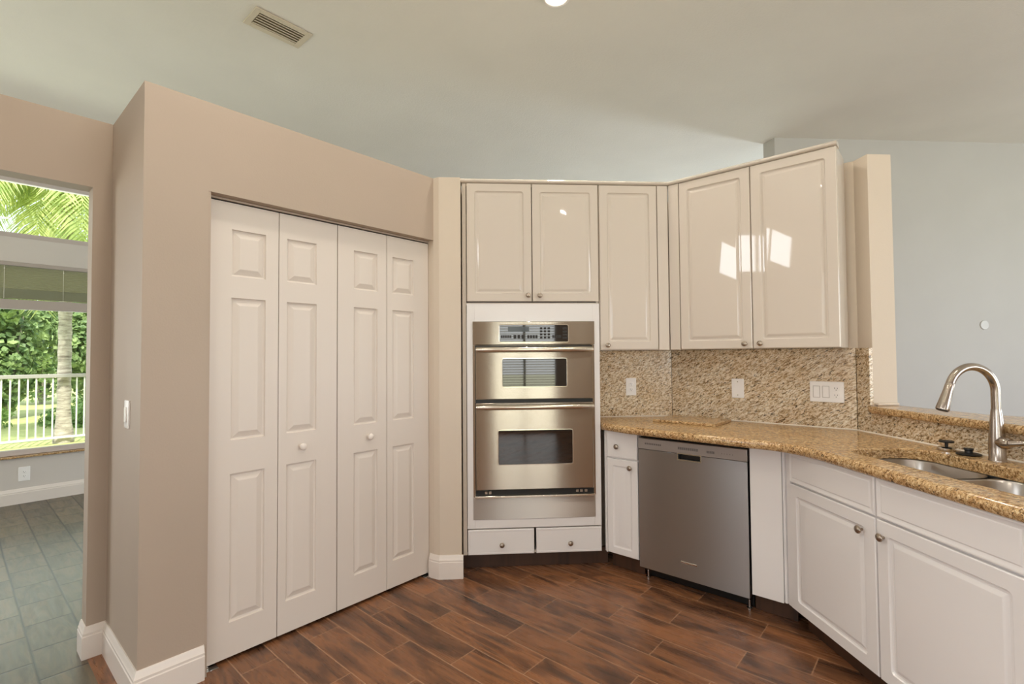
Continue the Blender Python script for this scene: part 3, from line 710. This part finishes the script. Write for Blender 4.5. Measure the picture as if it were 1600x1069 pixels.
fx, fy = 2.022, 1.815
t = thing('faucet', 'brushed steel gooseneck pull-down faucet on the counter behind the sink', 'faucet', (fx, fy, ZC))
mb = MB().lathe([(.0275, .0003), (.0275, .004), (.0262, .006), (.0262, .060), (.0255, .085), (.0215, .140), (.0180, .180), (.0160, .202)], (0, 0, 0), 'Z', 32)
finish('body', mb, M['faucet'], t, smooth=40)
pts = [(0, 0, .2025), (0, 0, .24)]; rr = .0965
for i in range(0, 33):
    a = math.radians(160*i/32); pts.append((-rr+rr*math.cos(a), 0, .273+rr*math.sin(a)))
finish('spout', MB().tube(pts, .0147, 24), M['faucet'], t, smooth=50)
e = Vector(pts[-1]); dv = Vector((-math.sin(math.radians(160)), 0, math.cos(math.radians(160))))
hd = MB().tube([e+dv*.001, e+dv*.004, e+dv*.03, e+dv*.075, e+dv*.105, e+dv*.110], [.0145, .0155, .0160, .0195, .0222, .0212], 28)
h = finish('spray_head', hd, M['faucet'], t, smooth=40)
mb = MB().tube([e+dv*.108, e+dv*.1125], [.0185, .0180], 24); finish('nozzle', mb, M['rubber'], h, smooth=40)
# small rocker on the side facing the column of the spout
side = Vector((dv.z, 0, -dv.x))*-1
c0 = e+dv*.035+side*.0165; c1 = e+dv*.060+side*.0190
finish('spray_button', MB().tube([c0, (c0+c1)/2+side*.002, c1], [.003, .0042, .003], 10), M['rubber'], h, smooth=50)
ld = Vector((-.16, -.985, 0)); lp = lambda r, z: tuple(ld*r+Vector((0, 0, z)))
mb = MB().tube([lp(.012, .075), lp(.030, .0752), lp(.036, .0755), lp(.052, .077), lp(.060, .078)], [.0205, .0225, .0235, .0205, .0150], 24)
hb = finish('lever_hub', mb, M['faucet'], t, smooth=40)
lq = Vector((.25, -.96, 0)); l0 = Vector(lp(.056, .0775))
finish('lever', MB().tube([l0, l0+lq*.02+Vector((0, 0, .003)), l0+lq*.06+Vector((0, 0, .012)), l0+lq*.095+Vector((0, 0, .022)), l0+lq*.099+Vector((0, 0, .0232))], [.0135, .0105, .0085, .0075, .004], 16), M['faucet'], hb, smooth=50)

t = thing('sink_strainer', 'chrome sink strainer basket with a black T-shaped top standing on the counter', 'strainer', (2.030, 2.035, ZC))
finish('flange', MB().lathe([(.029, .0003), (.033, .004), (.0335, .011), (.027, .016), (.006, .0165)], n=24), M['chrome'], t, smooth=40)
finish('stem', MB().lathe([(.0055, .016), (.0065, .030), (.0085, .034)], n=16), M['rubber'], t, smooth=40)
finish('grip', MB().lathe([(.009, .0342), (.026, .035), (.027, .039), (.025, .042), (.004, .0425)], n=24), M['rubber'], t, smooth=40)
t = thing('sink_stopper', 'flat black rubber disposal stopper lying between the strainer and faucet', 'stopper', (2.022, 1.930, ZC))
finish('disc', MB().lathe([(.030, .0003), (.041, .003), (.042, .006), (.036, .009), (.010, .010)], n=28), M['rubber'], t, smooth=40)
finish('grip', MB().lathe([(.014, .0095), (.013, .020), (.017, .024), (.016, .029), (.004, .030)], n=20), M['rubber'], t, smooth=40)

t = MB().box(-1.411, -1.020, 2.968, 3.256, 0, .0155)
bm = t.bm
for v in bm.verts: x, y = Wf(v.co.y, v.co.x); v.co.x, v.co.y = x, y
o = finish('cutting_board', t, M['granite'], None, .002); o.location.z = ZC+.0005
tag(o, 'loose granite cutting board lying on the counter in the corner', 'cutting board')

# ------------------------------------------------------------------ plates on the walls
def plate(name, label, cat, loc, rz, w, h, gangs=(), group=None):
    t = thing(name, label, cat, loc, rz, group)
    mb = MB().loops([rrect(-w/2, w/2, -h/2, h/2, .004, -.0002), rrect(-w/2, w/2, -h/2, h/2, .004, -.0035), rrect(-w/2+.003, w/2-.003, -h/2+.003, h/2-.003, .003, -.0058)])
    finish('cover', mb, M['plastic'], t, smooth=30)
    for kind, gx in gangs:
        if kind == 'rocker':
            r = finish('rocker', slab_front(MB(), gx-.0165, gx+.0165, -.033, .033, -.0078, .0022, [(.002, .0006, .0005)]), M['plastic'], t, smooth=30)
            finish('rocker_gap', MB().loops([rrect(gx-.0178, gx+.0178, -.0343, .0343, .001, -.0059), rrect(gx-.0178, gx+.0178, -.0343, .0343, .001, -.0061)]), M['plastic_gap'], t)
        elif kind == 'outlet':
            for z in (-.0195, .0195):
                r = finish('receptacle', MB().loops([rrect(gx-.0165, gx+.0165, z-.0145, z+.0145, .007, -.0057), rrect(gx-.0165, gx+.0165, z-.0145, z+.0145, .007, -.0070), rrect(gx-.0160, gx+.0160, z-.0140, z+.0140, .007, -.0074)]), M['plastic'], t, smooth=30)
                mb = MB().box(gx-.0075, gx-.0052, -.0078, -.0072, z-.002, z+.0075).box(gx+.0052, gx+.0072, -.0078, -.0072, z-.001, z+.0065).lathe([(.0024, 0), (.0024, .0005)], (gx, -.0073, z-.0075), 'Y', 10, -1)
                finish('slots', mb, M['dark_slot'], r)
        elif kind == 'screw':
            finish('screw', MB().lathe([(.0032, 0), (.0028, .0010)], (0, -.0056, gx), 'Y', 12, -1), M['nickel'], t)
    return t
plate('wall_outlet', 'white duplex outlet on the short backsplash right of the ovens', 'outlet', (1.045, yB-.0003, 1.116), 0, .072, .120, [('outlet', 0)])
plate('blank_plate', 'blank white cover plate on the diagonal backsplash above the cutting board', 'cover plate', (*Wf(dB-.0003, -.996), 1.118), RW, .074, .122, [('screw', .042), ('screw', -.042)])
plate('switch_plate', 'wide white plate with two rocker switches and an outlet on the backsplash', 'switch plate', (*Wf(dB-.0003, -.513), 1.116), RW, .168, .118, [('rocker', -.050), ('rocker', -.004), ('outlet', .046)])
plate('wall_outlet', 'white duplex outlet low on the nook wall under the window', 'outlet', (*Df(dN-.0003, .488), .270), RD, .080, .130, [('outlet', 0)])
t = thing('light_switch', 'white toggle light switch on the narrow flank of the pantry', 'light switch', (*Wf(S0-.0003, -dD-.20), 1.105), RW)
finish('cover', MB().loops([rrect(-.035, .035, -.058, .058, .003, -.0002), rrect(-.035, .035, -.058, .058, .003, -.004), rrect(-.032, .032, -.055, .055, .003, -.006)]), M['plastic'], t, smooth=30)
finish('rocker', MB().prism([(-.016, -.0058), (.016, -.0058), (.016, -.0105), (-.016, -.0105)], -.032, .030), M['plastic'], t, .002)
o = finish('round_cover', MB().lathe([(.050, 0), (.050, .006), (.046, .009), (.003, .0095)], (0, 0, 0), 'Y', 32, -1), M['painted_cover'], smooth=30)
o.location = (5.52, 5.0497, 1.634); tag(o, 'small round white cover plate on the blue grey wall', 'cover plate')

# ------------------------------------------------------------------ ceiling vent and downlights
t = thing('ceiling_vent', 'rectangular ivory ceiling air vent with long louvres', 'vent', (-1.400, 3.522, HC), RD)
a, b, c, d = .195, .115, .155, .073
mb = MB()
mb.box(-a, -c, -b, b, -.010, -.0005).box(c, a, -b, b, -.010, -.0005).box(-c, c, -b, -d, -.010, -.0005).box(-c, c, d, b, -.010, -.0005)
finish('frame', mb, M['ivory'], t, .003)
finish('duct_opening', MB().box(-c, c, -d, d, -.002, -.0006), M['duct'], t)
mb = MB()
for i in range(5):
    y = -d+.017+i*.0285
    mb.loops([[(x, y-.012, -.012), (x, y-.010, -.0125), (x, y+.0125, -.0045), (x, y+.0105, -.0035)] for x in (-c+.004, c-.001)])
finish('louvre', mb, M['ivory'], t, smooth=0)
def downlight(x, y, lab, watts, group='recessed ceiling downlights'):
    t = thing('ceiling_light', lab, 'ceiling light', (x, y, HC), 0, group)
    finish('trim_ring', MB().lathe([(.092, -.0005), (.092, -.004), (.086, -.007), (.074, -.006), (.070, -.0008)], n=40, cap0=False, cap1=False), M['trim'], t, smooth=40)
    finish('lens', MB().lathe([(.070, -.0010), (.066, -.0030), (.030, -.0042), (.002, -.0045)], n=36), M['bulb'], t, smooth=40)
    l = bpy.data.lights.new('bulb', 'AREA'); l.shape = 'DISK'; l.size = .13; l.energy = watts; l.color = (1, .91, .80); l.spread = math.radians(165)
    o = bpy.data.objects.new('bulb', l); C.objects.link(o); o.location = (0, 0, -.02); o.parent = t
DL = 16
downlight(.512, 3.115, 'lit recessed downlight at the top edge of the view', DL)
downlight(-.75, 1.55, 'added unseen downlight above the floor in front of the pantry doors', DL)  # this one and those below are added, unseen lamps lighting the kitchen
downlight(1.25, 1.10, 'added unseen downlight above the sink counter', DL)
downlight(-.90, -1.00, 'added unseen downlight at the rear left of the kitchen', DL)
downlight(1.20, -1.30, 'added unseen downlight at the rear right of the kitchen', DL)

# ------------------------------------------------------------------ nook windows
def wframe(mb, x0, x1, z0, z1, w, y0, y1):
    mb.box(x0, x0+w, y0, y1, z0, z1).box(x1-w, x1, y0, y1, z0, z1).box(x0+w, x1-w, y0, y1, z0, z0+w).box(x0+w, x1-w, y0, y1, z1-w, z1)
def window(n, lab, s0, s1, z0, z1, w=.05):
    t = thing('window_%d' % n, lab, 'window', (*Df(dN, 0), 0), RD, kind='structure')
    mb = MB(); wframe(mb, s0+.001, s1-.001, z0+.001, z1-.001, w, .035, .095)
    finish('window_frame', mb, M['screen_frame'], t, .003)
    finish('pane', MB().box(s0+w, s1-w, .062, .066, z0+w, z1-w), M['glass'], t)
    return t
window(1, 'large fixed nook window looking onto the porch railing', NS0, NS1, .440, 2.242)
window(2, 'transom window above the nook window framing palm fronds', NS0, NS1, 2.471, 3.05)
struct('trim_2', MB().prism([Df(dN-.030, NS0-.04), Df(dN-.030, NS1+.04), Df(dN+.10, NS1+.04), Df(dN+.10, NS0-.04)], .4235, .439), M['granite'], 'dark mottled stone sill under the nook window', 'window sill', smooth=0, bevel=.003)
t = thing('window_blind', 'raised olive horizontal blind across the top of the nook window', 'blind', (*Df(dN, 0), 0), RD)
finish('headrail', MB().box(NS0+.06, NS1-.06, -.012, .026, 2.205, 2.240), M['blind_rail'], t, .002)
mb = MB(); z = 2.200
while z > 1.900:
    dz = .011 if z > 2.0 else .0065
    mb.loops([[(x, -.006, z), (x, .004, z+.0035), (x, .014, z+.001), (x, .022, z-.006), (x, .014, z-.001), (x, .004, z+.0015)] for x in (NS0+.065, NS1-.065)]); z -= dz
finish('slats', mb, M['blind'], t, smooth=0)
finish('bottom_rail', MB().box(NS0+.062, NS1-.062, -.008, .028, 1.802, 1.893), M['blind_rail'], t, .004)
for s in (.33, .735):
    mb = MB().tube([(s, -.010, 2.20), (s, -.011, 2.05), (s, -.010, 1.895)], .0016, 6).lathe([(.004, 0), (.005, .006), (.002, .014)], (s, -.011, 2.17), 'Z', 8)
    finish('lift_cord', mb, M['cord'], t)
# windows behind the camera: inferred ones, and added ones framing fill lamps
def bwindow(n, lab, loc, rz, w, z0, z1, nx, blind):
    t = thing('window_%d' % n, lab, 'window', loc, rz, kind='structure')
    mb = MB(); wframe(mb, -w/2+.001, w/2-.001, z0+.001, z1-.001, .035, -.02, .03)
    for i in range(1, nx): x = -w/2+w*i/nx; mb.box(x-.02, x+.02, -.018, .028, z0+.035, z1-.035)
    finish('window_frame', mb, M['screen_frame'], t, .003)
    if blind:
        mb = MB(); z = z1-.06
        while z > z0+.05: mb.loops([[(x, -.052, z-.008), (x, -.0515, z-.010), (x, -.022, z+.008), (x, -.0225, z+.010)] for x in (-w/2+.045, w/2-.045)]); z -= .045
        finish('blind_slats', mb, M['blind'], t)
bwindow(3, 'high transom window on the kitchen side wall', (-2.5, .32, 0), PI/2, 1.08, 2.48, 3.08, 2, False)
bwindow(4, 'tall blind-covered window facing the ovens', (.80, -2.6, 0), PI, 1.16, .06, 2.14, 2, True)
bwindow(6, 'wide added window for fill light on the wall facing the raised bar', (5.30, -2.6, 0), PI, 2.96, .32, 2.38, 3, False)
bwindow(7, 'added window for fill light on the kitchen side wall behind the pantry line', (-2.5, -1.92, 0), PI/2, 1.14, .83, 2.27, 2, False)
bwindow(5, 'wide added window for fill light on the wall facing the pantry', (-1.30, -2.6, 0), PI, 1.52, .83, 2.16, 2, False)

# ------------------------------------------------------------------ outside the nook window
struct('ground', MB().box(-60, 30, -30, 60, -.30, -.06), M['lawn'], 'sunlit pale lawn outside the nook window', 'lawn', smooth=0)
dR = 11.0; k = dR/8.0
t = thing('porch_railing', 'white metal railing with vertical balusters outside the nook window', 'railing', (*Df(dR, 0), 0), RD)
tp = finish('top_rail', MB().box(-1.6, 3.0, -.030, .030, 1.030, 1.090), M['rail_top'], t, .006); tp['label'] = 'grey weathered handrail'
finish('bottom_rail', MB().box(-1.6, 3.0, -.018, .018, .030, .062), M['rail_white'], t, .004)
s = .403*k-.0985*20
while s < 2.95:
    if abs(s-.945*k) > .085: finish('baluster', MB().box(s-.010, s+.010, -.010, .010, .0625, 1.0295), M['rail_white'], t, .003)
    s += .0985
for s in (-1.55, 2.95): finish('post', MB().box(s-.03, s+.03, -.03, .03, -.06, 1.03), M['rail_white'], t, .003)

def leaves(mb, n, fn, size):
    bm = mb.bm
    for i in range(n):
        p, nrm = fn(); u = nrm.orthogonal().normalized(); u.rotate(Matrix.Rotation(random.uniform(0, 6.28), 3, nrm)); v = nrm.cross(u)
        L = size*random.uniform(.7, 1.3); w = L*.34
        q = [p-u*L*.5, p-u*L*.1+v*w+nrm*L*.06, p+u*L*.5-nrm*L*.12, p-u*L*.1-v*w+nrm*L*.06]
        bm.faces.new([bm.verts.new(x) for x in q])
def shrub(name, lab, cat, c, rx, ry, rz, n, size, mat, group=None):
    t = thing(name, lab, cat, (c[0], c[1], -.06), 0, group)
    lumps = [(Vector((random.uniform(-.6, .6)*rx, random.uniform(-.6, .6)*ry, c[2]+.06+random.uniform(-.6, .7)*rz)), random.uniform(.35, .6)) for _ in range(14)]
    def fn():
        o, r = random.choice(lumps); d = Vector((random.gauss(0, 1), random.gauss(0, 1), random.gauss(0, 1))).normalized(); q = r*random.uniform(.75, 1.05)
        p = o+Vector((d.x*rx*q, d.y*ry*q, d.z*rz*q)); p.z = max(p.z, .03)
        return p, (d+Vector((random.uniform(-.6, .6), random.uniform(-.6, .6), random.uniform(-.2, .8)))).normalized()
    mb = MB(); leaves(mb, n, fn, size); finish('foliage', mb, mat, t, smooth=0)
    mb = MB()
    for _ in range(6):
        a = random.uniform(0, 6.28); mb.tube([(0.05*math.cos(a), .05*math.sin(a), 0), (rx*.3*math.cos(a), ry*.3*math.sin(a), c[2]*.6), (rx*.5*math.cos(a), ry*.5*math.sin(a), c[2]+rz*.3)], [.035, .025, .01], 6)
    finish('stem', mb, M['bark'], t)
def P(d, s): return Df(d, s)
for d, s, r, lab in ((16.6, .85, .98, 'leafy green tree left of the palm trunk beyond the railing'), (16.9, 2.85, .98, 'leafy green tree right of the palm trunk beyond the railing'), (21.4, 2.0, 1.5, 'broad leafy tree standing farthest back behind the palm trunk')):
    shrub('shade_tree', lab, 'tree', (*P(d, s), 1.95), r, r, 1.95, 8500, .15, M['leaf'], 'trees beyond the porch railing')
for d, s, lab in ((14.4, -.2, 'low clipped green hedge behind the left balusters'), (14.4, 2.3, 'low clipped green hedge behind the palm trunk')):
    shrub('hedge', lab, 'hedge', (*P(d, s), .10), 1.2, 1.2, .42, 3600, .10, M['leaf_low'], 'low hedges beyond the railing')

px, py = P(dR+.15, .945*k)
t = thing('palm_tree', 'palm with a pale ringed trunk and drooping fronds outside the nook', 'palm tree', (px, py, -.06))
px_, n = [], 26
rings = []
for i in range(n+1):
    z = 4.35*i/n; r = .088-.012*i/n+(.010 if i % 2 else 0)+(.05*(1-i/3) if i < 3 else 0)
    rings.append([(r*math.cos(2*PI*j/20), r*math.sin(2*PI*j/20), z) for j in range(20)])
finish('trunk', MB().loops(rings), M['bark'], t, smooth=60)
for f in range(30):
    az = 2*PI*f/30+random.uniform(-.12, .12); el = random.uniform(-.25, .9); Ln = random.uniform(2.0, 2.7)
    pts = []; p = Vector((0, 0, 4.4)); ang = el
    for i in range(15):
        pts.append(p.copy()); stp = Ln/14
        p = p+Vector((math.cos(az)*math.cos(ang), math.sin(az)*math.cos(ang), math.sin(ang)))*stp; ang -= .155+.02*el
    mb = MB().tube(pts, [.016*(1-i/16) for i in range(15)], 5)
    bm = mb.bm
    for i in range(2, 15):
        tdir = (pts[min(i+1, 14)]-pts[i-1]).normalized(); sd = tdir.cross(Vector((0, 0, 1))).normalized()
        for q in range(3):
            for sg in (-1, 1):
                b0 = pts[i]-tdir*(q*Ln/42); ll = .62*math.sin(PI*(.15+.8*i/15))+.12
                dr = (sd*sg*.8+tdir*.55+Vector((0, 0, -.45+random.uniform(-.15, .15)))).normalized(); wv = tdir*.021
                m1 = b0+dr*ll*.5; m2 = b0+dr*ll+Vector((0, 0, -.16*ll))
                vs = [bm.verts.new(x) for x in (b0-wv*.6, b0+wv*.6, m1+wv, m2, m1-wv)]
                bm.faces.new(vs)
    finish('frond', mb, M['frond'], t, smooth=0)
